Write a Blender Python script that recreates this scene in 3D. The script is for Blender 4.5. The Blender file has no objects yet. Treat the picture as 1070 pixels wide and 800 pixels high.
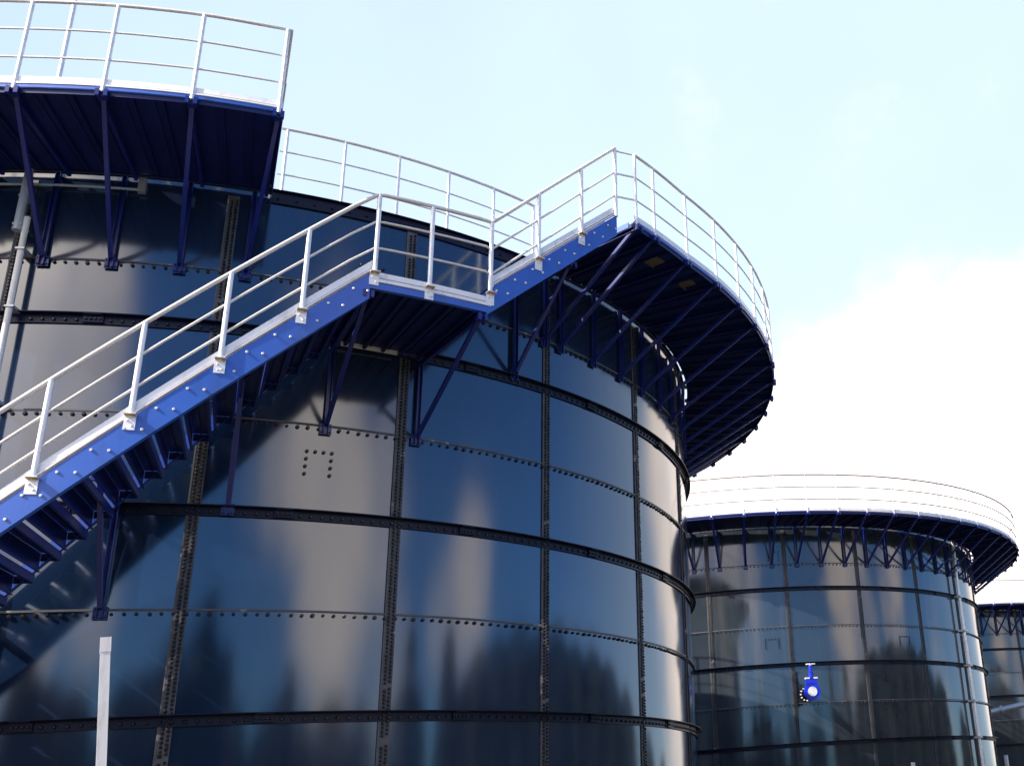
import bpy, math, random
from mathutils import Vector, Matrix
import numpy as np

random.seed(7)
S = bpy.context.scene
COL = S.collection
R_ = math.radians
EYE = 1.65                                    # camera height above the ground; ground is z = 0

# ------------------------------------------------------------------ camera
cd = bpy.data.cameras.new('camera')
cam = bpy.data.objects.new('camera', cd)
COL.objects.link(cam)
rt = Vector((0.99693526, 0.02932272, -0.07252762))
up = Vector((0.07823093, -0.37367392, 0.92425523))
fw = rt.cross(up) * -1
cam.matrix_world = Matrix(((rt.x, up.x, -fw.x, 0), (rt.y, up.y, -fw.y, 0), (rt.z, up.z, -fw.z, EYE), (0, 0, 0, 1)))
cd.sensor_fit = 'HORIZONTAL'
cd.sensor_width = 36
cd.lens = 38.02
cd.shift_x = -0.252
cd.shift_y = -0.0143
cd.clip_end = 3000
S.camera = cam

# ------------------------------------------------------------------ light
SUN_A, SUN_EL = R_(-55), R_(36)               # azimuth measured from -Y towards +X
sdir = Vector((math.sin(SUN_A) * math.cos(SUN_EL), -math.cos(SUN_A) * math.cos(SUN_EL), math.sin(SUN_EL)))
sl = bpy.data.lights.new('sun', 'SUN')
sl.energy = 4.8
sl.angle = R_(0.5)
sl.color = (1.0, 0.93, 0.83)
so = bpy.data.objects.new('sun', sl)
COL.objects.link(so)
so.rotation_euler = sdir.to_track_quat('Z', 'Y').to_euler()

SKY_K = 0.12
w = bpy.data.worlds.new('World')
S.world = w
w.use_nodes = True
nt = w.node_tree
for n in list(nt.nodes):
    nt.nodes.remove(n)
N = nt.nodes.new
L = nt.links.new
wo = N('ShaderNodeOutputWorld')
bg = N('ShaderNodeBackground')
bg.inputs['Strength'].default_value = SKY_K
L(bg.outputs[0], wo.inputs[0])
sky = N('ShaderNodeTexSky')
sky.sky_type = 'NISHITA'
sky.sun_disc = False
sky.sun_elevation = SUN_EL
sky.sun_rotation = math.atan2(sdir.x, sdir.y)
sky.air_density = 1.0
sky.dust_density = 0.3
sky.ozone_density = 2.0
tc = N('ShaderNodeTexCoord')


def mth(op, a, b=None, c=None):
    n = N('ShaderNodeMath')
    n.operation = op
    for i, v in enumerate((a, b, c)):
        if v is None:
            continue
        if isinstance(v, (int, float)):
            n.inputs[i].default_value = v
        else:
            L(v, n.inputs[i])
    return n.outputs[0]


def noise(scale, detail, rough=0.55, vec=None):
    n = N('ShaderNodeTexNoise')
    n.inputs['Scale'].default_value = scale
    n.inputs['Detail'].default_value = detail
    n.inputs['Roughness'].default_value = rough
    L(vec if vec is not None else tc.outputs['Generated'], n.inputs['Vector'])
    return n


def smooth(v, lo, hi):
    n = N('ShaderNodeMapRange')
    n.interpolation_type = 'SMOOTHSTEP'
    n.inputs[1].default_value = lo
    n.inputs[2].default_value = hi
    L(v, n.inputs[0])
    return n.outputs[0]


warp = noise(2.2, 4)
wv = N('ShaderNodeVectorMath')
wv.operation = 'MULTIPLY_ADD'
L(warp.outputs['Color'], wv.inputs[0])
wv.inputs[1].default_value = (0.30, 0.30, 0.20)
L(tc.outputs['Generated'], wv.inputs[2])
wn = N('ShaderNodeVectorMath')
wn.operation = 'NORMALIZE'
ws = N('ShaderNodeVectorMath')
ws.operation = 'SUBTRACT'
L(wv.outputs[0], ws.inputs[0])
ws.inputs[1].default_value = (0.15, 0.15, 0.10)
L(ws.outputs[0], wn.inputs[0])

# cloud banks: (azimuth from -Y towards +X, elevation, radius, weight)
CLOUDS = [(-20, 25, 17, 1.0), (-6, 21, 12, .9), (-3, 10, 7, .8), (8, 10, 5, .6), (38, 18, 6, .6), (44, 18, 7, .95), (50, 12, 8, .9), (57, 15, 6, .7),
          (77, 12, 6, .8), (72, 9, 5, .7), (60, 8, 6, .5), (150, 17, 12, .95), (156, 9, 12, 1.0), (-60, 24, 24, .9), (104, 4, 7, .4),
          (167, 16, 11, .85), (173, 11, 13, .9), (183, 8, 12, .85), (161, 20, 8, .7), (188, 5, 10, .8), (-95, 20, 25, .8), (20, 55, 10, .5)]
tot = None
for a, e, rad, wt in CLOUDS:
    a, e = R_(a), R_(e)
    d = (math.sin(a) * math.cos(e), -math.cos(a) * math.cos(e), math.sin(e))
    n = N('ShaderNodeVectorMath')
    n.operation = 'DOT_PRODUCT'
    L(wn.outputs[0], n.inputs[0])
    n.inputs[1].default_value = d
    s = smooth(n.outputs['Value'], math.cos(R_(rad * 1.25)), math.cos(R_(rad * 0.15)))
    s = mth('MULTIPLY', s, wt)
    tot = s if tot is None else mth('MAXIMUM', tot, s)
fine = noise(6.0, 8, 0.6)
dens = mth('ADD', tot, mth('MULTIPLY', mth('SUBTRACT', fine.outputs['Fac'], 0.5), 1.25))
dens = smooth(dens, 0.10, 1.15)
# thin veil of high cloud over the half of the sky the photo looks at
sep = N('ShaderNodeSeparateXYZ')
L(tc.outputs['Generated'], sep.inputs[0])
veil_n = noise(1.6, 5)
veil = mth('MULTIPLY', smooth(sep.outputs['Y'], 0.1, 0.75), mth('ADD', 0.52, mth('MULTIPLY', veil_n.outputs['Fac'], 0.36)))
mixv = N('ShaderNodeMix')
mixv.data_type = 'RGBA'
L(veil, mixv.inputs[0])
deep = N('ShaderNodeMix')
deep.data_type = 'RGBA'
deep.blend_type = 'MULTIPLY'
deep.inputs[0].default_value = 1
L(sky.outputs[0], deep.inputs[6])
deep.inputs[7].default_value = (0.44, 0.70, 1.05, 1)
L(deep.outputs[2], mixv.inputs[6])
mixv.inputs[7].default_value = (4.55, 5.45, 6.3, 1)
mixc = N('ShaderNodeMix')
mixc.data_type = 'RGBA'
L(dens, mixc.inputs[0])
L(mixv.outputs[2], mixc.inputs[6])
sd_ = N('ShaderNodeVectorMath')
sd_.operation = 'DOT_PRODUCT'
L(tc.outputs['Generated'], sd_.inputs[0])
sd_.inputs[1].default_value = sdir
glow = mth('ADD', 1.0, mth('MULTIPLY', smooth(sd_.outputs['Value'], 0.55, 0.98), 1.3))
cc = N('ShaderNodeVectorMath')
cc.operation = 'SCALE'
cc.inputs[0].default_value = (12.2, 10.2, 8.8)
L(glow, cc.inputs['Scale'])
L(cc.outputs[0], mixc.inputs[7])
L(mixc.outputs[2], bg.inputs['Color'])

S.view_settings.view_transform = 'Standard'
S.view_settings.look = 'None'
S.view_settings.exposure = 0.92
S.view_settings.gamma = 1
S.view_settings.use_curve_mapping = False
S.render.engine = 'CYCLES'

# ------------------------------------------------------------------ materials
def mat(name, col, rough=0.5, metal=0.0, ior=1.5, tint=None, var=0.0, vscale=3.0, bump=0.0, bscale=20.0, rvar=0.0, coat=0.0, stretch=None):
    m = bpy.data.materials.new(name)
    m.use_nodes = True
    t = m.node_tree
    b = t.nodes['Principled BSDF']
    b.inputs['Base Color'].default_value = (*col, 1)
    b.inputs['Roughness'].default_value = rough
    b.inputs['Metallic'].default_value = metal
    b.inputs['IOR'].default_value = ior
    if tint:
        b.inputs['Specular Tint'].default_value = (*tint, 1)
    if coat:
        b.inputs['Coat Weight'].default_value = coat
        b.inputs['Coat Roughness'].default_value = 0.08
    co = t.nodes.new('ShaderNodeTexCoord')
    vec = co.outputs['Object']
    if stretch:
        mp = t.nodes.new('ShaderNodeMapping')
        mp.inputs['Scale'].default_value = stretch
        t.links.new(vec, mp.inputs['Vector'])
        vec = mp.outputs[0]
    if var or rvar:
        n = t.nodes.new('ShaderNodeTexNoise')
        n.inputs['Scale'].default_value = vscale
        n.inputs['Detail'].default_value = 6
        t.links.new(vec, n.inputs['Vector'])
        if var:
            r = t.nodes.new('ShaderNodeMix')
            r.data_type = 'RGBA'
            r.inputs[6].default_value = (*[c * (1 - var) for c in col], 1)
            r.inputs[7].default_value = (*[min(1, c * (1 + var)) for c in col], 1)
            t.links.new(n.outputs['Fac'], r.inputs[0])
            t.links.new(r.outputs[2], b.inputs['Base Color'])
        if rvar:
            r = t.nodes.new('ShaderNodeMapRange')
            r.inputs[1].default_value = 0.3
            r.inputs[2].default_value = 0.7
            r.inputs[3].default_value = rough - rvar
            r.inputs[4].default_value = rough + rvar
            t.links.new(n.outputs['Fac'], r.inputs[0])
            t.links.new(r.outputs[0], b.inputs['Roughness'])
    if bump:
        n = t.nodes.new('ShaderNodeTexNoise')
        n.inputs['Scale'].default_value = bscale
        n.inputs['Detail'].default_value = 3
        t.links.new(vec, n.inputs['Vector'])
        bn = t.nodes.new('ShaderNodeBump')
        bn.inputs['Strength'].default_value = bump
        bn.inputs['Distance'].default_value = 0.02
        t.links.new(n.outputs['Fac'], bn.inputs['Height'])
        t.links.new(bn.outputs[0], b.inputs['Normal'])
    return m


M = dict(
    shade_dirt=mat('zinc_shade_dirt', (0.22, 0.13, 0.05), 0.6, var=0.6, vscale=8),  # brown for lip strips: painted-in shading along the lips, plus dirt
    wall=mat('enamel_navy', (0.007, 0.019, 0.050), 0.108, ior=1.95, tint=(0.86, 0.94, 1.0), rvar=0.015, vscale=1.3, var=0.25, bump=0.010, bscale=1.1),
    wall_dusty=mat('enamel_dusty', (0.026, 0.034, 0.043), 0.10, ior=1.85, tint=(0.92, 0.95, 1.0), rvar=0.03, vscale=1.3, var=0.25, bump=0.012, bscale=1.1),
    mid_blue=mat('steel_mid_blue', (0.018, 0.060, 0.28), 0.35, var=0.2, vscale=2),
    seam=mat('sealant_grey', (0.085, 0.086, 0.090), 0.55, var=0.5, vscale=5),
    bolt=mat('bolt_cap_black', (0.010, 0.010, 0.013), 0.32),
    hoop=mat('hoop_navy', (0.004, 0.007, 0.026), 0.42, var=0.3, vscale=2),
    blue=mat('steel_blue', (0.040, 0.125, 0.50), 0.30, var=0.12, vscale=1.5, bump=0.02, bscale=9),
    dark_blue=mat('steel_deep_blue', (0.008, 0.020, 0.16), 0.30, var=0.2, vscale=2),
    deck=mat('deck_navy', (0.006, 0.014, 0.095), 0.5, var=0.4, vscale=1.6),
    galv=mat('galvanised_steel', (0.86, 0.86, 0.85), 0.34, metal=0.15, var=0.08, vscale=6),
    kick=mat('aluminium_kick_plate', (0.86, 0.86, 0.86), 0.32, metal=0.0, var=0.08, vscale=3),
    aged=mat('aged_zinc', (0.74, 0.69, 0.61), 0.4, metal=0.1, var=0.2, vscale=5),
    far_rail=mat('far_rail_zinc', (0.50, 0.44, 0.38), 0.5, var=0.2, vscale=2),
    pipe=mat('pipe_grey', (0.50, 0.53, 0.54), 0.40, metal=0.4, var=0.15, vscale=4),
    cream=mat('cream_painted_steel', (0.86, 0.82, 0.72), 0.45, var=0.12, vscale=4),
    screw=mat('zinc_bolt', (0.70, 0.70, 0.68), 0.3, metal=0.3),
    rust=mat('rusty_zinc', (0.42, 0.25, 0.08), 0.5, var=0.5, vscale=30),
    valve=mat('valve_blue', (0.012, 0.03, 0.62), 0.28),
    white=mat('white_paint', (0.82, 0.82, 0.80), 0.4),
    roof=mat('roof_steel', (0.10, 0.12, 0.16), 0.5),
    tan=mat('tan_plate', (0.10, 0.085, 0.055), 0.6, var=0.5, vscale=9),
    ground=mat('gravel', (0.12, 0.10, 0.07), 0.95, var=0.45, vscale=0.35, bump=0.4, bscale=3),
    leaf=mat('foliage', (0.012, 0.021, 0.012), 0.7, var=0.5, vscale=0.6),
)

def weather(m, pale, lo, hi, scale, amount, stretch=(1, 1, 1)):
    """lay stains of a second colour over a material's base colour"""
    t = m.node_tree
    b = t.nodes['Principled BSDF']
    co = t.nodes.new('ShaderNodeTexCoord')
    mp = t.nodes.new('ShaderNodeMapping')
    mp.inputs['Scale'].default_value = stretch
    t.links.new(co.outputs['Object'], mp.inputs['Vector'])
    n = t.nodes.new('ShaderNodeTexNoise')
    n.inputs['Scale'].default_value = scale
    n.inputs['Detail'].default_value = 8
    n.inputs['Roughness'].default_value = 0.65
    t.links.new(mp.outputs[0], n.inputs['Vector'])
    r = t.nodes.new('ShaderNodeMapRange')
    r.inputs[1].default_value = lo
    r.inputs[2].default_value = hi
    r.inputs[4].default_value = amount
    t.links.new(n.outputs['Fac'], r.inputs[0])
    mx = t.nodes.new('ShaderNodeMix')
    mx.data_type = 'RGBA'
    t.links.new(r.outputs[0], mx.inputs[0])
    src = b.inputs['Base Color']
    if src.is_linked:
        t.links.new(src.links[0].from_socket, mx.inputs[6])
    else:
        mx.inputs[6].default_value = src.default_value
    mx.inputs[7].default_value = (*pale, 1)
    t.links.new(mx.outputs[2], src)


M['hoop'].node_tree.nodes['Principled BSDF'].inputs['Specular IOR Level'].default_value = 0.25
M['deck'].node_tree.nodes['Principled BSDF'].inputs['Specular IOR Level'].default_value = 0.3
weather(M['wall'], (0.060, 0.064, 0.066), 0.50, 0.78, 2.6, 0.22, (1, 1, .07))       # dust run down by rain
weather(M['wall'], (0.10, 0.095, 0.085), 0.62, 0.76, 7.0, 0.12)                     # scuffs
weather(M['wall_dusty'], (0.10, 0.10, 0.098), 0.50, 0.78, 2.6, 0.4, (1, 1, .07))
weather(M['seam'], (0.45, 0.38, 0.30), 0.62, 0.65, 1.9, 0.9)                        # sealant gone pale
weather(M['blue'], (0.05, 0.055, 0.075), 0.52, 0.75, 3.0, 0.5, (1, 1, .35))
weather(M['blue'], (0.20, 0.10, 0.04), 0.70, 0.74, 9.0, 0.6)
weather(M['dark_blue'], (0.05, 0.045, 0.045), 0.55, 0.75, 6.0, 0.5)
weather(M['galv'], (0.42, 0.38, 0.32), 0.55, 0.72, 7.0, 0.6)
weather(M['kick'], (0.40, 0.34, 0.27), 0.56, 0.72, 5.0, 0.55, (1, 1, .4))
weather(M['white'], (0.45, 0.42, 0.36), 0.52, 0.72, 9.0, 0.6, (1, 1, .2))

# ------------------------------------------------------------------ mesh helpers
def PT(a, r, z):
    """point in a tank's own frame: angle a (degrees, 0 = -Y, positive towards +X), radius, height"""
    a = R_(a)
    return (r * math.sin(a), -r * math.cos(a), z)


class MB:
    def __init__(self):
        self.v, self.f, self.s, self.m = [], [], [], []

    def add(self, vs, fs, smooth=False, mi=0):
        o = len(self.v)
        self.v.extend(vs)
        for f in fs:
            self.f.append(tuple(i + o for i in f))
            self.s.append(smooth)
            self.m.append(mi)

    def box(self, c, sx, sy, sz, M3=None, mi=0):
        vs = []
        for x in (-.5, .5):
            for y in (-.5, .5):
                for z in (-.5, .5):
                    p = Vector((x * sx, y * sy, z * sz))
                    if M3:
                        p = M3 @ p
                    vs.append(tuple(p + Vector(c)))
        self.add(vs, [(0, 1, 3, 2), (4, 6, 7, 5), (0, 4, 5, 1), (2, 3, 7, 6), (0, 2, 6, 4), (1, 5, 7, 3)], mi=mi)

    def pbox(self, a, r0, r1, z0, z1, wd, mi=0):
        """box standing on the radial direction a, tangential width wd"""
        rot = Matrix.Rotation(R_(a), 3, 'Z')
        c = PT(a, (r0 + r1) / 2, (z0 + z1) / 2)
        self.box(c, wd, abs(r1 - r0), z1 - z0, rot, mi)

    def extrude(self, prof, p0, p1, side, mi=0, smooth=False):
        """prism of a closed 2D profile (side, up) between p0 and p1"""
        p0, p1 = Vector(p0), Vector(p1)
        ax = (p1 - p0).normalized()
        sd = Vector(side)
        sd = (sd - ax * sd.dot(ax)).normalized()
        u = ax.cross(sd)
        n = len(prof)
        vs = [tuple(p + sd * x + u * y) for p in (p0, p1) for x, y in prof]
        fs = [(i, (i + 1) % n, n + (i + 1) % n, n + i) for i in range(n)]
        fs += [tuple(reversed(range(n))), tuple(range(n, 2 * n))]
        self.add(vs, fs, smooth, mi)

    def channel(self, p0, p1, side, wd, fl, t=0.009):
        """U section: web of width wd along side, flanges fl"""
        h = wd / 2
        self.extrude([(-h, 0), (h, 0), (h, fl), (h - t, fl), (h - t, t), (-h + t, t), (-h + t, fl), (-h, fl)], p0, p1, side)

    def tube(self, pts, r, n=8, closed=False, mi=0, cap=True):
        pts = [Vector(p) for p in pts]
        k = len(pts)
        vs = []
        prev = None
        for i, p in enumerate(pts):
            a = pts[(i - 1) % k] if (i > 0 or closed) else p
            b = pts[(i + 1) % k] if (i < k - 1 or closed) else p
            t = (b - a).normalized()
            if prev is None:
                ref = Vector((0, 0, 1)) if abs(t.z) < .9 else Vector((1, 0, 0))
            else:
                ref = prev
            u = (ref - t * ref.dot(t)).normalized()
            prev = u
            v = t.cross(u)
            for j in range(n):
                q = 2 * math.pi * j / n
                vs.append(tuple(p + u * (r * math.cos(q)) + v * (r * math.sin(q))))
        fs = []
        rng = k if closed else k - 1
        for i in range(rng):
            for j in range(n):
                A, B = i * n, ((i + 1) % k) * n
                fs.append((A + j, A + (j + 1) % n, B + (j + 1) % n, B + j))
        self.add(vs, fs, True, mi)
        if cap and not closed:
            self.add(vs[:n], [tuple(reversed(range(n)))], False, mi)
            self.add(vs[-n:], [tuple(range(n))], False, mi)

    def sweep(self, prof, a0, a1, step=1.5, zf=None, smooth=True, mi=0, rf=None):
        """sweep a closed profile [(r, z)] round the axis from a0 to a1; zf(a) adds height"""
        full = abs(a1 - a0) >= 359.99
        k = max(1, int(math.ceil(abs(a1 - a0) / step)))
        n = len(prof)
        vs, fs = [], []
        # every profile edge gets its own verts so that edges stay sharp and the sweep stays smooth
        for e in range(n):
            (ra, za), (rb, zb) = prof[e], prof[(e + 1) % n]
            o = len(vs)
            for i in range(k + 1):
                a = a0 + (a1 - a0) * i / k
                dz = zf(a) if zf else 0
                dr = rf(a) if rf else (lambda r: 0)
                vs.append(PT(a, ra + dr(ra), za + dz))
                vs.append(PT(a, rb + dr(rb), zb + dz))
            for i in range(k):
                fs.append((o + 2 * i, o + 2 * i + 2, o + 2 * i + 3, o + 2 * i + 1))
        self.add(vs, fs, smooth, mi)
        if not full:
            for a, rev in ((a0, False), (a1, True)):
                dz = zf(a) if zf else 0
                f = tuple(range(n))
                self.add([PT(a, r + (rf(a)(r) if rf else 0), z + dz) for r, z in prof], [f if not rev else tuple(reversed(f))], False, mi)

    def bolt(self, a, r, z, rad=0.018, h=0.028, n=7, mi=0):
        """bolt cap sticking out of a wall of radius r at angle a"""
        ca, sa = math.cos(R_(a)), math.sin(R_(a))
        vs = []
        for rr, hh in ((rad, 0), (rad, h * .6), (rad * .6, h)):
            for j in range(n):
                q = 2 * math.pi * j / n
                tx, tz = rr * math.cos(q), rr * math.sin(q)
                vs.append(((r + hh) * sa + tx * ca, -(r + hh) * ca + tx * sa, z + tz))
        fs = [(i * n + j, i * n + (j + 1) % n, (i + 1) * n + (j + 1) % n, (i + 1) * n + j) for i in range(2) for j in range(n)]
        fs.append(tuple(range(2 * n, 3 * n)))
        self.add(vs, fs, False, mi)

    def mesh(self, name, mats):
        me = bpy.data.meshes.new(name)
        me.from_pydata(self.v, [], self.f)
        for m in (mats if isinstance(mats, (list, tuple)) else [mats]):
            me.materials.append(m)
        me.polygons.foreach_set('use_smooth', self.s)
        me.polygons.foreach_set('material_index', self.m)
        me.update()
        return me

    def obj(self, name, mats, parent=None, rz=0.0, loc=(0, 0, 0)):
        return place(name, self.mesh(name, mats), parent, rz, loc)


def place(name, me, parent=None, rz=0.0, loc=(0, 0, 0)):
    o = bpy.data.objects.new(name, me)
    COL.objects.link(o)
    o.location = loc
    o.rotation_euler = (0, 0, R_(rz))
    if parent:
        o.parent = parent
    return o


def thing(name, label, cat, loc=(0, 0, 0), group=None):
    o = bpy.data.objects.new(name, None)
    o.empty_display_size = .3
    COL.objects.link(o)
    o.location = loc
    o['label'] = label
    o['category'] = cat
    if group:
        o['group'] = group
    return o


def tag(o, label, cat, group=None, kind=None):
    if label:
        o['label'] = label
    if cat:
        o['category'] = cat
    if group:
        o['group'] = group
    if kind:
        o['kind'] = kind
    return o


def arange(a, b, s):
    n = max(1, int(round((b - a) / s)))
    return [a + (b - a) * i / n for i in range(n + 1)]


# ------------------------------------------------------------------ ground
g = MB()
g.add([(-900, -900, 0), (900, -900, 0), (900, 900, 0), (-900, 900, 0)], [(0, 1, 2, 3)])
tag(g.obj('ground', M['ground']), None, None, kind='structure')

# ------------------------------------------------------------------ bolted tanks
T1 = (-12.7467, 24.0544)
T2 = (-2.1913, 51.9008)
T3 = (9.2505, 79.4150)
RING = [1.648, 3.048, 4.463, 5.835, 7.262, 8.194]         # ring joints above the eye
TOP = 9.70


def ring_heights(dz):
    lo = [RING[0] - 1.4 + EYE + dz]
    zs = [0.0]
    while lo[-1] > 1.5:
        lo.append(lo[-1] - 1.4)
    zs += sorted(z for z in lo if z > .25)
    zs += [h + EYE + dz for h in RING] + [TOP + EYE + dz]
    return zs


def build_tank(root, R, NP, th0, dz, vb, fancy):
    """parts of one bolted tank; th0 is the angle of one seam, NP panels round, vb bolts per metre up the seams"""
    rng = random.Random(int(R * 1000))
    zs = ring_heights(dz)
    dA = 360.0 / NP
    b = MB()
    nu, nv = 10, 6
    for j in range(len(zs) - 1):
        for i in range(NP):
            a0 = th0 + i * dA
            t0, t1 = rng.uniform(-.003, .003), rng.uniform(-.003, .003)
            bl, sk = rng.uniform(-.004, .005), rng.uniform(-.003, .003)
            vs = []
            for q in range(nv + 1):
                v = q / nv
                for p in range(nu + 1):
                    u = p / nu
                    r = R - .004 + t0 * (1 - v) * 1 + t1 * v + sk * (u - .5) + bl * math.sin(math.pi * u) * math.sin(math.pi * v)
                    vs.append(PT(a0 + u * dA, r, zs[j] + v * (zs[j + 1] - zs[j])))
            fs = [(q * (nu + 1) + p, q * (nu + 1) + p + 1, (q + 1) * (nu + 1) + p + 1, (q + 1) * (nu + 1) + p) for q in range(nv) for p in range(nu)]
            b.add(vs, fs, True)
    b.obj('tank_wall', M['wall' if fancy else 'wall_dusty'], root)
    rf = MB()
    k = 72
    zt = zs[-1]
    vs = [PT(i * 360 / k, R - .02, zt - .01) for i in range(k)] + [(0, 0, zt + .35)]
    rf.add(vs, [(i, (i + 1) % k, k) for i in range(k)])
    rf.obj('tank_roof', M['roof'], root)
    # rim angle: the top of the shell
    b = MB()
    b.sweep([(R + .004, zt - .05), (R + .020, zt - .05), (R + .020, zt - .012), (R + .09, zt - .012), (R + .09, zt), (R + .004, zt)], 0, 360)
    if fancy:
        b.sweep([(R + .022, zt - .22), (R + .030, zt - .22), (R + .030, zt - .055), (R + .022, zt - .055)], 28.4, 54.4)
        for a in arange(28.9, 54, 1.5):
            b.bolt(a, R + .028, zt - .14, .022, .03, 6)
    b.obj('top_rim', M['hoop'], root)
    # vertical seams with two columns of bolts
    for i in range(NP):
        a = th0 + i * dA
        b = MB()
        wd = math.degrees(.085 / R)
        b.sweep([(R + .002, 0.02), (R + .011, 0.02), (R + .011, zt - .2), (R + .002, zt - .2)], a - wd, a + wd, .25)
        b.sweep([(R + .011, 0.02), (R + .020, 0.02), (R + .020, zt - .2), (R + .011, zt - .2)], a - wd, a - wd + math.degrees(.02 / R), .2)
        nb = int((zt - .3) * vb)
        for q in range(nb):
            z = .1 + q / vb
            jit = rng.uniform(-.002, .002)
            if rng.random() < .012:
                continue
            b.bolt(a - wd * .25, R + .010, z + jit, .023 * rng.uniform(.85, 1.15), .032, 6, 1)
            b.bolt(a + wd * .55, R + .010, z + .5 / vb + jit, .023 * rng.uniform(.85, 1.15), .032 * rng.uniform(.8, 1.3), 6, 1)
        b.obj('vertical_seam', [M['seam'], M['bolt']], root)
    # ring joints: plain bolted laps and, at every other joint, an angle hoop
    per = 19
    for j, z in enumerate(zs[1:-1]):
        hoop = (len(zs) - 2 - j) % 2 == 0 and j < len(zs) - 3
        b = MB()
        b.sweep([(R + .002, z - .016), (R + .013, z - .016), (R + .013, z + .012), (R + .002, z + .012)], 0, 360)
        zb = z - .062
        for i in range(NP * per):
            b.bolt(th0 + (i + .5 + rng.uniform(-.05, .05)) * dA / per, R - .002, zb + rng.uniform(-.004, .004), .026 * rng.uniform(.85, 1.2), .036 * rng.uniform(.8, 1.3), 6, 1)
        b.obj('bolted_joint', [M['seam'], M['bolt']], root)
        if hoop:
            h = MB()
            h.sweep([(R + .015, z - .115), (R + .027, z - .115), (R + .027, z + .018), (R + .125, z + .018), (R + .125, z + .030), (R + .015, z + .030)], 0, 360)
            for i in range(NP * per):
                h.bolt(th0 + (i + .5) * dA / per, R + .025, zb, .024, .032, 6, 1)
            for i in range(NP):                           # splice plates
                a = th0 + (i + .42) * dA
                h.pbox(a, R + .027, R + .060, z - .10, z + .012, .26)
                h.pbox(a, R + .040, R + .115, z + .006, z + .017, .22)
                for q in (-.09, -.03, .03, .09):
                    h.bolt(a + math.degrees(q / R), R + .058, z - .05, .02, .03, 6, 1)
            h.obj('stiffener_ring', [M['hoop'], M['bolt']], root)


def bolt_square(root, a0, a1, z0, z1, R, n=4):
    for i in range(n):
        u = i / (n - 1)
        spots = [(a0 + (a1 - a0) * u, z1)]
        if i:
            spots.append((a0 - .05 * u, z1 + (z0 - z1) * u))
            if True:
                spots.append((a1 - .05 * u, z1 + (z0 - z1) * u))
        for a, z in spots:
            b = MB()
            b.bolt(a, R - .004, z, .027, .035, 7)
            b.obj('cap_bolt', M['bolt'], root)


GT = 'dark blue bolted storage tanks'
R1, R2 = 10.5447, 10.8802
DZ2, DZ3 = 0.387, 0.796
TH1, TH2 = 10.53, -4.199
tank1 = thing('storage_tank', 'nearest and largest dark blue bolted steel tank, with the staircase climbing its side', 'storage tank', (*T1, 0), GT)
build_tank(tank1, R1, 24, TH1, 0, 18.0, True)
bolt_square(tank1, 33.1, 35.03, 5.06 + EYE, 5.41 + EYE, R1)
bolt_square(tank1, 36.2, 38.12, 8.30 + EYE, 8.66 + EYE, R1)

tank2 = thing('storage_tank', 'dark bolted tank in the middle distance with a blue valve on its wall', 'storage tank', (*T2, 0), GT)
build_tank(tank2, R2, 23, TH2, DZ2, 15.0, False)
bolt_square(tank2, 6.5, 9.1, 5.46 + EYE, 5.78 + EYE, R2, 5)
bolt_square(tank2, 36.1, 38.7, 5.46 + EYE, 5.78 + EYE, R2, 5)
bolt_square(tank2, 8.2, 10.3, 8.72 + EYE, 9.05 + EYE, R2, 4)


def dup(root, loc, label):
    r = root.copy()
    COL.objects.link(r)
    r.location = loc
    r['label'] = label
    for ch in list(root.children):
        c = ch.copy()
        COL.objects.link(c)
        c.parent = r
        for gc in ch.children:
            d = gc.copy()
            COL.objects.link(d)
            d.parent = c
    return r


TH3SHIFT = 0
T3LOC = (*T3, DZ3 - DZ2)


# ------------------------------------------------------------------ walkway platforms
def bracket_meshes(R, zf, zd, ro, k=1.0, skew=0.0):
    """wall post, diagonal strut and deck arm of one bracket, in the radial frame a = 0"""
    p = MB()
    y = lambda r: -r
    p.channel((0, y(R + .03), zf - .10), (0, y(R + .03), zd - .02), (1, 0, 0), .075 * k, -.055)
    p.box((0, y(R + .035), zf - .03), .17, .014, .17)
    for q in (-.06, .06):
        for zz in (-.08, .02):
            p.bolt(math.degrees(q / R), R + .04, zf + zz, .015, .03, 6)
    s = MB()
    s.channel((0, y(R + .11), zf + .02), PT(skew, ro - .10, zd - .075), (1, 0, 0), .058 * k, .06)
    a = MB()
    a.channel(PT(skew, R + .09, zd - .045), PT(skew, ro - .015, zd - .045), (0, 0, 1), .085, .05)
    a.pbox(skew, ro - .11, ro - .03, zd - .09, zd - .02, .11)
    for q in (-.05, .05):
        a.pbox(skew + math.degrees(q / ro), ro - .02, ro + .045, zd - .11, zd - .005, .05)
    return p.mesh('bracket', M['dark_blue']), s.mesh('strut', M['dark_blue']), a.mesh('arm', M['dark_blue'])


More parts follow.
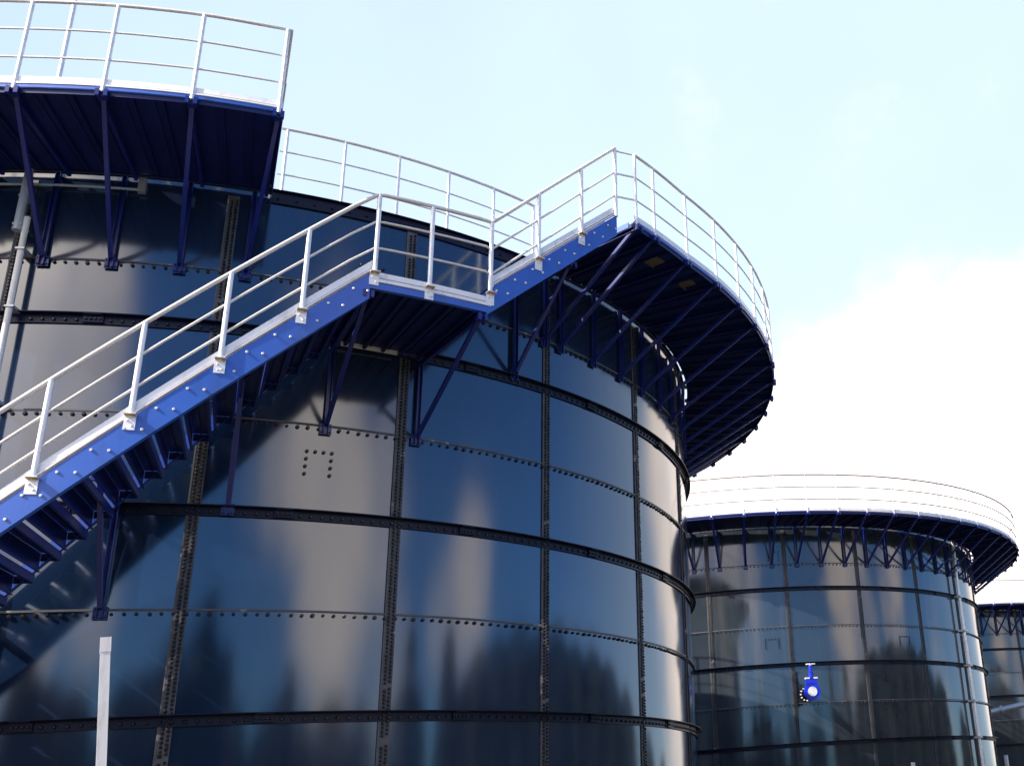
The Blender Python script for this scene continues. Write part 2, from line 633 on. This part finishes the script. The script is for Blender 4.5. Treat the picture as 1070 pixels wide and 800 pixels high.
def build_platform(root, R, ri, ro, zd, zf, a0, a1, angles, dro=None, em='blue'):
    full = abs(a1 - a0) > 359.9
    rf = (lambda a: (lambda r: dro(a) if r > ri + .5 else 0)) if dro else None
    d = MB()
    d.sweep([(ri, zd), (ro - .03, zd), (ro - .03, zd + .035), (ri, zd + .035)], a0, a1, 1.5, rf=rf)
    d.sweep([(ro - .045, zd - .07), (ro - .030, zd - .07), (ro - .030, zd + .001), (ro - .045, zd + .001)], a0, a1, 1.5, rf=rf)
    n = int(abs(a1 - a0) / 1.67)
    for i in range(n + (0 if full else 1)):              # folded edges of the deck pans
        a = a0 + (a1 - a0) * i / n
        d.pbox(a, ri + .01, ro - .05 + (dro(a) if dro else 0), zd - .045, zd + .003, .02)
        if i == n:
            continue
        d.pbox(a + (a1 - a0) / n * .5, ri + .06, ro - .12 + (dro(a) if dro else 0), zd - .012, zd + .003, .16)
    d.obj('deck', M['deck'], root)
    e = MB()
    e.sweep([(ro - .05, zd - .012), (ro, zd + .004), (ro, zd + .050), (ro - .05, zd + .050), (ro - .05, zd + .042), (ro - .008, zd + .042),
             (ro - .008, zd - .004), (ro - .05, zd - .004)], a0, a1, 1.5, rf=rf)
    if not full:
        for a in (a0, a1):
            s = .012 if a == a0 else -.012
            e.pbox(a - math.degrees(s / ro), ri, ro, zd - .03, zd + .07, .02)
    e.obj('edge_channel', M[em], root)
    t = MB()
    t.sweep([(ro - .02, zd + .060), (ro - .012, zd + .060), (ro - .012, zd + .185), (ro - .02, zd + .185)], a0, a1, 1.5, rf=rf)
    t.sweep([(ro - .012, zd + .060), (ro + .010, zd + .060), (ro + .010, zd + .085), (ro - .012, zd + .085)], a0, a1, 1.5, rf=rf)
    t.sweep([(ro - .0118, zd + .086), (ro - .009, zd + .086), (ro - .009, zd + .104), (ro - .0118, zd + .104)], a0, a1, 1.5, rf=rf, mi=1)  # thin brown strip paints in the shaded line at the lip
    t.obj('toe_board', [M['kick'], M['shade_dirt']], root)
    bm, sm, am = bracket_meshes(R, zf, zd, ro, 1.0 if dro else 1.35)
    cache = {}
    for a in angles:
        if dro and abs(dro(a)) > .01:
            sk = 1.0 if a > 350 else 0.0
            bm, sm, am = bracket_meshes(R, zf, zd, ro + dro(a), 1.0, sk)
        elif dro:
            if 0 not in cache:
                cache[0] = bracket_meshes(R, zf, zd, ro)
            bm, sm, am = cache[0]
        br = place('bracket', bm, root, a - (1.0 if dro and a > 350 and abs(dro(a)) > .01 else 0))
        place('strut', sm, br)
        place('arm', am, br)


def ring_rail(root, ro, a0, a1, z0, heights, post_angles, z_post, rp=.030, rr=.026, rm=.015, ends=(), dro=None, mt='galv', n=8, mr='aged'):
    """curved guard rail: heights above z0, the first is the top rail; ends = [(angle, inner radius)] rails returning radially"""
    full = abs(a1 - a0) > 359.9
    for i, h in enumerate(heights):
        b = MB()
        pts = [PT(a, ro + (dro(a) if dro else 0), z0 + h) for a in arange(a0, a1, 1.5)]
        rad = rr if i == 0 else rm
        if full:
            b.tube(pts[:-1], rad, n, True)
        else:
            for a, ri in ends:
                q = [PT(a, ri, z0 + h)]
                if a == a0:
                    pts = q + pts
                else:
                    pts = pts + q
            b.tube(pts, rad, n)
        b.obj('top_rail' if i == 0 else 'mid_rail', M[mr], root)
    pm = MB()
    pm.tube([(0, -ro, z_post), (0, -ro, z0 + heights[0])], rp, n)
    me = pm.mesh('post', M[mt])
    for a in post_angles:
        p = place('post', me, root, a)
        if dro:
            p.location = PT(a, dro(a), 0)
    for a, ri in ends:
        q = MB()
        q.tube([PT(a, ri, z_post), PT(a, ri, z0 + heights[0])], rp, n)
        q.obj('post', M[mt], root)


ZD = 9.62 + EYE
RO = 12.83
A_START, A_END = 54.7, 388.3
ANG = [57.3 + 5.013 * i for i in range(60)] + [388.1 - 4.87 * i for i in range(5, -1, -1)]
KN = [(180, 0), (300, -.20), (366, -.22), (373.6, -.115), (378.5, -.02), (383.4, .06), (388.3, .09)]


def DRO(a):
    if a < 66:
        return .14 * max(0, (62 - a) / 7.3)
    for (p, u), (q, v) in zip(KN, KN[1:]):
        if p <= a <= q:
            return u + (v - u) * (a - p) / (q - p)
    return KN[-1][1] if a > 388 else 0


plat1 = thing('walkway_platform', 'dark blue bracketed walkway around the top of the nearest tank, seen from below', 'walkway', (*T1, 0), 'tank top walkways')
build_platform(plat1, R1, R1 + .145, RO, ZD, 8.16 + EYE, A_START, A_END, [A_START + .4] + ANG, DRO)
for a, r in ((60.5, 12.35), (66.0, 12.34)):
    b = MB()
    b.pbox(a, r - .14, r + .14, ZD - .020, ZD - .012, .30)
    b.pbox(a, r - .15, r - .12, ZD - .05, ZD - .012, .30)
    b.obj('hatch', M['tan'], plat1)
rail1 = thing('guard_railing', 'white three bar railing along the outer edge of the nearest tank walkway', 'railing', (*T1, 0), 'tank top railings')
ring_rail(rail1, RO - .01, A_START + .2, A_END, ZD, (1.44, .97, .50), [A_START + .2] + [a for a in ANG], ZD - .02, ends=((A_END, R1 + .3),), dro=DRO)

rim1 = thing('guard_railing', 'white railing on the bare tank rim behind the stair landing', 'railing', (*T1, 0), 'tank top railings')
ring_rail(rim1, R1 - .02, 28.6, 53.9, TOP + EYE, (1.22, .78, .35), [29.1 + 4.93 * i for i in range(6)], TOP + EYE - .02, rp=.028, rr=.026, rm=.014)

ZD2 = 9.62 + EYE + DZ2
RO2 = 13.12
ANG2 = [-1.667 + i * 360 / 69 for i in range(69)]
plat2 = thing('walkway_platform', 'dark blue bracketed walkway around the top of the tank with the blue valve', 'walkway', (*T2, 0), 'tank top walkways')
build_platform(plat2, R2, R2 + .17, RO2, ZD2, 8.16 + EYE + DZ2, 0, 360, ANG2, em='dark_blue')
rail2 = thing('guard_railing', 'white railing circling the top of the tank with the blue valve', 'railing', (*T2, 0), 'tank top railings')
ring_rail(rail2, RO2 - .01, 0, 360, ZD2, (1.44, .97, .50), ANG2, ZD2 - .02, n=6, mr='far_rail', rr=.036, rm=.026)
tank3 = dup(tank2, T3LOC, 'farthest dark blue tank, half hidden at the right edge behind the valve tank')
plat3 = dup(plat2, T3LOC, 'farthest walkway, atop the tank half hidden at the right edge')
rail3 = dup(rail2, T3LOC, 'farthest white railing, atop the tank half hidden at the right edge')

# ------------------------------------------------------------------ staircase on the nearest tank
RS, RI = 12.80, 10.84                          # outer and inner stringer
A_B, A_L0, A_L1, A_T = -7.0, 34.4, 42.1, 53.4  # foot, landing, head
SL1, SL2 = .206, .1975


def low1(a):
    return 6.97 + (a - 34.37) * SL1 + EYE


def low2(a):
    return 7.12 + (a - 42.2) * SL2 + EYE


stair = thing('staircase', 'blue steel staircase with open risers curving up the nearest tank', 'staircase', (*T1, 0))
ZL = 7.10 + EYE                                # underside of the landing
for nm, r, sgn in (('outer_stringer', RS, 1), ('inner_stringer', RI, -1)):
    for fn, a0, a1 in ((low1, A_B, A_L0), (low2, A_L1, A_T)):
        b = MB()
        t = .014 * sgn
        fl = -.075 * sgn
        b0, b1 = (0, .40) if sgn > 0 else (.20, .48)
        prof = [(r + fl, b0), (r + t, b0), (r + t, b1), (r + fl, b1), (r + fl, b1 - .015), (r, b1 - .015), (r, b0 + .015), (r + fl, b0 + .015)]
        if sgn < 0:
            fl = .06
            prof = [(r - .012, b0), (r + fl, b0), (r + fl, b0 + .012), (r, b0 + .012), (r, b1), (r - .012, b1)]
        b.sweep(prof, a0, a1, .7, fn)
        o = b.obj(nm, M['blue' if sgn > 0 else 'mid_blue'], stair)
        if sgn > 0:
            s = MB()
            step = 1.38
            k = int((a1 - a0) / step)
            for i in range(k):
                a = a1 - .55 - i * step
                zc = fn(a) + .20
                for da in (-.42, .42):
                    s.bolt(a + da, r + t, zc + .02, .020, .018, 7)
            s.obj('stringer_bolts', M['screw'], o)
    # kick plate standing on the outer stringer
for fn, a0, a1 in ((low1, A_B, A_L0 + .05), (low2, A_L1 + .45, A_T)):
    b = MB()
    b.sweep([(RS - .012, .415), (RS - .004, .415), (RS - .004, .60), (RS - .012, .60)], a0, a1, .7, fn)
    b.sweep([(RS - .004, .425), (RS + .022, .425), (RS + .022, .465), (RS - .004, .465)], a0, a1, .7, fn)
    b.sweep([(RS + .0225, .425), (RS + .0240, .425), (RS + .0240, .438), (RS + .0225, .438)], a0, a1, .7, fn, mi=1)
    b.sweep([(RS - .0038, .466), (RS - .001, .466), (RS - .001, .480), (RS - .0038, .480)], a0, a1, .7, fn, mi=1)  # brown strips paint in the lip's shading line
    b.obj('kick_plate', [M['kick'], M['shade_dirt']], stair)
# treads: folded pans between the stringers
tm = MB()
for fn, a0, a1 in ((low1, A_B, A_L0), (low2, A_L1, A_T)):
    pass


def tread_mesh():
    # folded pan, wedge shaped in plan: profile (angle offset, height) joined between the two stringers
    b = MB()
    h = .64
    t = .03

    def plate(p, q):
        (a0, z0), (a1, z1) = p, q
        vs = [PT(a0, RI + .02, z0), PT(a1, RI + .02, z1), PT(a1, RS - .02, z1), PT(a0, RS - .02, z0)]
        off = [PT(a0, RI + .02, z0 + .005), PT(a1, RI + .02, z1 + .005), PT(a1, RS - .02, z1 + .005), PT(a0, RS - .02, z0 + .005)]
        if abs(a1 - a0) < .01:
            off = [PT(a0 + t, RI + .02, z0), PT(a1 + t, RI + .02, z1), PT(a1 + t, RS - .02, z1), PT(a0 + t, RS - .02, z0)]
        b.add(vs + off, [(0, 1, 2, 3), (7, 6, 5, 4), (0, 4, 5, 1), (1, 5, 6, 2), (2, 6, 7, 3), (3, 7, 4, 0)])

    plate((-h, 0), (h, 0))
    plate((-h, -.005), (-h, -.25))
    plate((h - t, -.005), (h - t, -.10))
    plate((-h + t + .01, -.25), (-h + .20, -.25))
    plate((h - .16, -.10), (h - t - .01, -.10))
    plate((-.08, -.006), (-.08, -.045))
    for r in (RI + .03, RS - .03):
        b.pbox(0, r - .004, r + .004, -.11, -.008, .22)
    return b.mesh('tread', M['dark_blue'])


TM = tread_mesh()
for fn, a0, a1 in ((low1, A_B, A_L0), (low2, A_L1, A_T)):
    k = int((a1 - a0) / 1.38)
    for i in range(k):
        a = a1 - .55 - i * 1.38
        place('tread', TM, stair, a, (0, 0, fn(a) + .285))
# landing
b = MB()
b.sweep([(R1 + .14, ZL + .10), (RS - .02, ZL + .10), (RS - .02, ZL + .135), (R1 + .14, ZL + .135)], A_L0, A_L1, .8)
for i in range(5):
    a = A_L0 + (A_L1 - A_L0) * (i + .5) / 5
    b.pbox(a, R1 + .16, RS - .05, ZL + .02, ZL + .103, .05)
    b.pbox(a + .5, R1 + .16, RS - .05, ZL + .07, ZL + .103, .012)
ld = b.obj('landing', M['deck'], stair)
b = MB()
b.sweep([(RS - .06, ZL + .04), (RS + .012, ZL + .04), (RS + .012, ZL + .135), (RS - .06, ZL + .135), (RS - .06, ZL + .125), (RS, ZL + .125), (RS, ZL + .05), (RS - .06, ZL + .05)],
        A_L0, A_L1, .8)
for a in (A_L0 + .1, A_L1 - .1):
    b.pbox(a, R1 + .14, RS - .062, ZL, ZL + .099, .05)
b.obj('landing_frame', M['blue'], ld)
b = MB()
b.sweep([(RS - .012, ZL + .15), (RS - .004, ZL + .15), (RS - .004, ZL + .31), (RS - .012, ZL + .31)], A_L0 - .1, A_L1 + .3, .8)
b.sweep([(RS - .004, ZL + .15), (RS + .025, ZL + .15), (RS + .025, ZL + .20), (RS - .004, ZL + .20)], A_L0 - .1, A_L1 + .3, .8)
b.sweep([(RS - .0038, ZL + .201), (RS + .004, ZL + .201), (RS + .004, ZL + .222), (RS - .0038, ZL + .222)], A_L0 - .1, A_L1 + .3, .8, mi=1)  # brown strip paints in the shading above the landing lip
b.obj('landing_kick_plate', [M['kick'], M['shade_dirt']], ld)
b = MB()
b.sweep([(R1 + .10, ZL + .04), (R1 + .13, ZL + .04), (R1 + .13, ZL + .13), (R1 + .10, ZL + .13)], 34.9, 39.6, .8)
b.obj('edge_strip', M['galv'], ld)

# wall brackets carrying the stair
for a, zf, zt, ro in ((20.47, 3.03, low1(20.47) - EYE + .42, 11.78), (27.85, 4.47, low1(27.85) - EYE + .40, 11.85), (34.35, 5.80, 7.08, 12.78), (41.85, 5.81, 7.08, 12.78),
                      (51.4, 7.33, low2(51.4) - EYE - .05, 12.15), (13.0, 1.63, low1(13.0) - EYE + .4, 11.8), (5.8, .23, low1(5.8) - EYE + .4, 11.8)):
    bm, sm, am = bracket_meshes(R1 + (.02 if zf not in (5.80, 5.81, 3.03, .23) else 0), zf + EYE, zt + EYE + .03, ro)
    br = place('bracket', bm, stair, a)
    place('strut', sm, br)
    place('arm', am, br)

# ------------------------------------------------------------------ stair railing
sr = thing('stair_railing', 'pale galvanised handrail with two mid bars following the staircase and its landing', 'railing', (*T1, 0))
HT, HM1, HM2 = 1.68, 1.23, .80
LT = 8.66 + EYE
RR = RS + .02


def rail_path(k):
    d1 = (HT, HM1, HM2)[k]
    dl = (LT, LT - .45, LT - .88)[k]
    pts = [PT(a, RR, low1(a) + d1) for a in arange(A_B + 1, 34.3, 1.2)]
    pts[-1] = PT(34.45, RR, dl - .02)
    pts += [PT(a, RR, dl + .03 * (a - 34.5) / 7.6) for a in arange(34.9, 41.9, 1.4)]
    d2 = (LT + .02 - low2(42.3), dl - low2(42.3), dl - low2(42.3))[k]
    d2e = (1.78, 1.29, .82)[k]
    pts += [PT(a, RR, low2(a) + d2 + (d2e - d2) * (a - 42.3) / 11) for a in arange(42.3, 53.3, 1.2)]
    return pts


for k in range(3):
    b = MB()
    b.tube(rail_path(k), (.030, .018, .018)[k], 10)
    b.obj('top_rail' if k == 0 else 'mid_rail', M['aged'], sr)


def rail_post(a, zf, zt, clip=True):
    b = MB()
    b.tube([PT(a, RR, zf + .02), PT(a, RR, zt)], .034, 10)
    p = b.obj('post', M['galv'], sr)
    if clip:
        c = MB()
        c.pbox(a, RS + .016, RS + .026, zf - .15, zf + .045, .13)
        c.pbox(a, RS + .027, RS + .105, zf + .035, zf + .045, .13)
        c.bolt(a - .12, RS + .024, zf - .03, .014, .02, 6)
        c.bolt(a + .12, RS + .024, zf - .10, .014, .02, 6)
        c.obj('clip_plate', M['galv'], p)
        r = MB()
        r.pbox(a, RS + .030, RS + .10, zf + .027, zf + .034, .12)
        r.obj('clip_washer', M['rust'], p)


for a in (34.59 - 4.0 * i for i in range(1, 11)):
    rail_post(a, low1(a) + .40, low1(a) + HT)
rail_post(34.6, ZL + .24, LT)
rail_post(38.1, ZL + .18, LT + .01)
rail_post(42.3, low2(42.3) + .28, LT + .02)
for a in (46.0, 49.8):
    rail_post(a, low2(a) + .38, low2(a) + 1.58 + (1.78 - 1.58) * (a - 42.3) / 11)
rail_post(53.3, low2(53.3) + .36, low2(53.3) + 1.78, clip=False)
for h in (1.44, .97, .50):
    b = MB()
    b.tube([PT(53.3, RR, ZD + h - .02), PT(54.9, RO + .12, ZD + h)], .018, 8)
    b.obj('gate_bar', M['galv'], sr)

# ------------------------------------------------------------------ pipes and small things on the nearest tank
p1 = thing('level_pipe', 'pale upright pipe clamped to the nearest tank under the left walkway', 'pipe', (*T1, 0))
b = MB()
b.tube([PT(11.75, R1 + .20, .1), PT(11.25, R1 + .20, 8.75 + EYE)], .043, 12)
b.obj('lower_pipe', M['cream'], p1)
b = MB()
b.tube([PT(10.75, R1 + .22, 8.55 + EYE), PT(10.75, R1 + .22, 9.55 + EYE)], .058, 12)
b.tube([PT(10.75, R1 + .22, 8.52 + EYE), PT(10.75, R1 + .22, 8.56 + EYE)], .068, 12)
b.obj('sleeve', M['pipe'], p1)
for a, z in ((10.75, 8.62), (10.75, 9.1), (11.3, 8.22), (11.4, 7.30), (11.5, 5.9), (11.55, 4.5)):
    b = MB()
    b.pbox(a, R1 + .01, R1 + .15, z + EYE - .02, z + EYE + .02, .12)
    b.pbox(a, R1 + .15, R1 + .26, z + EYE - .015, z + EYE + .015, .12)
    b.obj('clamp', M['pipe'], p1)
c1 = MB()
c1.tube([PT(a, R1 + .07, 9.39 + EYE) for a in arange(-20, 18.8, 1.5)], .022, 8)
c1.pbox(18.7, R1 + .03, R1 + .12, 9.34 + EYE, 9.58 + EYE, .10)
o = c1.obj('conduit', M['pipe'], None, 0, (*T1, 0))
tag(o, 'thin grey conduit running under the left walkway of the nearest tank', 'pipe')
b = MB()
b.tube([PT(11.8, 10.9, ZD + .04), PT(11.8, 10.9, ZD + 3.4)], .036, 10)
b.pbox(11.8, 10.82, 10.98, ZD + .036, ZD + .05, .16)
o = b.obj('upright_post', M['galv'], None, 0, (*T1, 0))
tag(o, 'single white post standing on the left walkway behind its railing', 'post')

# ------------------------------------------------------------------ the valve tank's fittings
p2 = thing('level_pipe', 'silver pipe running up the right side of the valve tank to its walkway', 'pipe', (*T2, 0))
b = MB()
b.tube([PT(57.9, R2 + .22, .1), PT(57.6, R2 + .22, 8.6 + EYE)], .062, 12)
b.obj('lower_pipe', M['galv'], p2)
b = MB()
b.tube([PT(57.6, R2 + .22, 8.6 + EYE), PT(57.9, R2 + .22, 9.95 + EYE)], .08, 12)
b.obj('sleeve', M['pipe'], p2)
for z in (8.7, 9.2, 7.6, 6.2, 4.8, 3.4, 2.0):
    b = MB()
    b.pbox(57.7, R2 + .01, R2 + .33, z + EYE - .04, z + EYE + .04, .26)
    b.obj('clamp', M['pipe'], p2)

VA = 13.42
vz = 3.712 + EYE
vloc = Vector(PT(VA, R2, vz)) + Vector((*T2, 0))
valve = thing('gate_valve', 'bright blue round valve with a white centre on the middle tank', 'valve', vloc)
valve.scale = (.78, .78, .78)
out = Vector(PT(VA, 1, 0))


def disc(b, d0, d1, rad, n=28, z=0, mi=0):
    b.tube([out * d0 + Vector((0, 0, z)), out * d1 + Vector((0, 0, z))], rad, n, mi=mi)


b = MB()
disc(b, 0.0, .34, .20)
disc(b, .34, 1.42, .15)
b.obj('pipe_stub', M['hoop'], valve)
b = MB()
disc(b, .30, .36, .36)
sd = Vector((out.y, -out.x, 0))
for i in range(12):
    q = 2 * math.pi * i / 12
    c = sd * (.29 * math.cos(q)) + Vector((0, 0, .29 * math.sin(q)))
    b.tube([out * .25 + c, out * .45 + c], .036, 6, mi=1)
b.obj('flange', [M['hoop'], M['white']], valve)
b = MB()
disc(b, 1.41, 1.55, .38)
b.extrude([(-.27, 0), (.27, 0), (.27, .13), (-.27, .13)], Vector((0, 0, .30)) + out * 1.42, Vector((0, 0, .56)) + out * 1.42, sd)
b.obj('body', M['valve'], valve)
b = MB()
disc(b, 1.55, 1.58, .215)
b.obj('face_plate', M['white'], valve)
for sg in (-1, 1):
    b = MB()
    c = out * 1.48 + sd * (sg * .19) + Vector((0, 0, .60))
    b.box(c, .20, .16, .07, Matrix.Rotation(R_(VA), 3, 'Z'))
    b.obj('yoke_plate', M['white'], valve)
b = MB()
z = Vector((0, 0, 1))
b.tube([out * 1.48 + z * .55, out * 1.48 + z * .70, out * 1.48 + z * .95, out * 1.48 + z * 1.03, out * 1.48 + z * 1.10, out * 1.48 + z * 1.17], .085, 10)
b.tube([out * 1.48 + z * .60, out * 1.48 + z * .9], .115, 10)
b.obj('stem', M['valve'], valve)
b = MB()
b.tube([out * 1.48 + z * 1.22 - sd * .24, out * 1.48 + z * 1.22 + sd * .20], .035, 8)
b.tube([out * 1.48 + z * 1.15, out * 1.48 + z * 1.25], .05, 8)
b.obj('handle', M['white'], valve)

# ------------------------------------------------------------------ posts and pipe between the tanks
def ray_pt(x, z, y):
    return Vector((x * y, y, z * y + EYE))


b = MB()
top = Vector((-5.043, 8, 1.504 + EYE))
fs_ = Vector((.85, .53, 0))
b.extrude([(-.032, -.030), (.032, -.030), (.032, .030), (-.032, .030)], (-4.66, 8, 0), top, fs_)
b.extrude([(-.035, -.033), (.035, -.033), (.035, .033), (-.035, .033)], top - Vector((-.012, 0, .10)), top + Vector((0, 0, .006)), fs_)
o = b.obj('fence_post', M['white'])
tag(o, 'bare white square post standing alone in front of the nearest tank', 'post')
for x, zz, y, lab in ((.09672, .02625, 38, 'short white post tip at the bottom edge before the middle tank'),
                      (.17744, .02655, 60, 'short white post tip at the bottom edge before the farthest tank')):
    b = MB()
    p = ray_pt(x, zz, y)
    b.tube([(p.x, p.y, 0), p], .0045 * y / 2.6, 10)
    b.tube([p, p + Vector((0, 0, .03))], .0045 * y / 2.4, 10)
    o = b.obj('marker_post', M['white'])
    tag(o, lab, 'post')
b = MB()
pa, pb = ray_pt(.150, .0605, 64), ray_pt(.235, .0725, 64)
b.tube([pa, pb], .16, 14)
for t in (.35, .75):
    q = pa.lerp(pb, t)
    ax = (pb - pa).normalized() * .05
    b.tube([q - ax, q + ax], .24, 14)
ps = pa.lerp(pb, .5)
o = b.obj('connecting_pipe', M['pipe'])
tag(o, 'grey flanged pipe running between the two farther tanks at the right edge', 'pipe')
b = MB()
for t in (.2, .8):
    q = pa.lerp(pb, t)
    b.box((q.x, q.y, (q.z - .16) / 2), .2, .2, q.z - .16)
b.obj('pipe_stand', M['pipe'], o)

# ------------------------------------------------------------------ trees behind the viewer, mirrored in the tank walls
t = MB()
rr = random.Random(3)


def tree(x, y, h, wd, pw=2.4):
    # rounded crown: radius falls off as (1 - u^pw)^0.6
    base = h * .06
    f = lambda u: max(0.0, 1 - u ** pw) ** .6 * (.7 + .3 * min(1, u * 5))
    n = int(150 * h / 8 * max(1, wd / 2.2))
    for _ in range(n):
        u = rr.random() ** .75
        z = base + u * (h - base)
        ra = wd / 2 * f(u) * (.7 + .4 * rr.random())
        q = rr.random() * 6.283
        s = rr.uniform(.3, .7)
        c = Vector((x + ra * math.cos(q), y + ra * math.sin(q), z))
        d1 = Vector((rr.uniform(-1, 1), rr.uniform(-1, 1), rr.uniform(-.3, 1))).normalized() * s
        d2 = Vector((rr.uniform(-1, 1), rr.uniform(-1, 1), rr.uniform(-1, 1))).normalized() * s * .6
        t.add([tuple(c - d1 - d2), tuple(c + d1 * .2 - d2), tuple(c + d1), tuple(c - d1 * .4 + d2)], [(0, 1, 2, 3)])
    k = 10
    us = (.0, .1, .3, .5, .7, .85, .93, .98)
    vs = []
    for u in us:
        for q in range(k):
            g_ = .86 * f(u) * rr.uniform(.88, 1.1)
            vs.append((x + wd / 2 * g_ * math.cos(q * 6.283 / k), y + wd / 2 * g_ * math.sin(q * 6.283 / k), h * u))
    t.add(vs, [(i * k + q, i * k + (q + 1) % k, (i + 1) * k + (q + 1) % k, (i + 1) * k + q) for i in range(len(us) - 1) for q in range(k)])


for x, y, h, wd, pw in (
        (-10.7, -14, 8.4, 4.6, 2.2), (-5.6, -16, 7.0, 6.0, 2.4), (-0.8, -16, 7.4, 5.5, 2.2), (3.0, -14, 9.8, 4.4, 2.2), (6.6, -14, 10.8, 5.0, 2.8), (9.6, -14.5, 9.6, 3.6, 2.2),
        (13.5, -17, 7.0, 6.0, 2.0), (19.7, -14, 9.4, 3.0, 2.4), (25, -16, 7.2, 7, 2.2), (31, -14, 8.0, 6, 2.2), (35.5, -12, 8.6, 5, 2.4), (39.9, -4.4, 13.0, 3.4, 3.0),
        (43.0, 3.0, 12.8, 4.6, 3.2), (46, 9.5, 11.6, 9, 3.4), (47, 14, 12.4, 12, 4), (47, 19, 13.0, 13, 4), (47, 24, 12.7, 13, 4), (46, 29, 13.0, 13, 4), (45, 34, 12.3, 12, 4), (43, 39, 12.0, 12, 4), (41, 44, 11.0, 11, 3.4),
        (38, 50, 9.0, 8, 2.6), (33, 58, 6.5, 6, 2.4), (29, 64, 5.0, 5, 2.4),
        (-16, -13, 8.6, 6, 2.2), (-22, -12, 7.6, 7, 2.4), (-28, -10, 8.6, 7, 2.2), (-36, -6, 9.0, 8, 2.4), (-42, 2, 8.0, 8, 2.4), (-46, 12, 8.6, 8, 2.4), (-48, 24, 8.6, 8, 2.4),
        (-20, -24, 8.6, 12, 2.6), (-8, -25, 8.2, 12, 2.6), (4, -25, 9.0, 12, 2.6), (16, -26, 8.4, 12, 2.6), (28, -26, 8.6, 12, 2.6), (40, -22, 9.6, 12, 2.6), (49, -8, 11.0, 10, 2.8),
        (52, 6, 11.0, 12, 3.0), (53, 24, 12.0, 14, 3.0), (52, 40, 11.0, 14, 3.0)):
    tree(x, y, h, wd, pw)
o = t.obj('tree_belt', M['leaf'])
tag(o, 'dark belt of trees mirrored low in the glossy tank walls', 'trees', kind='stuff')
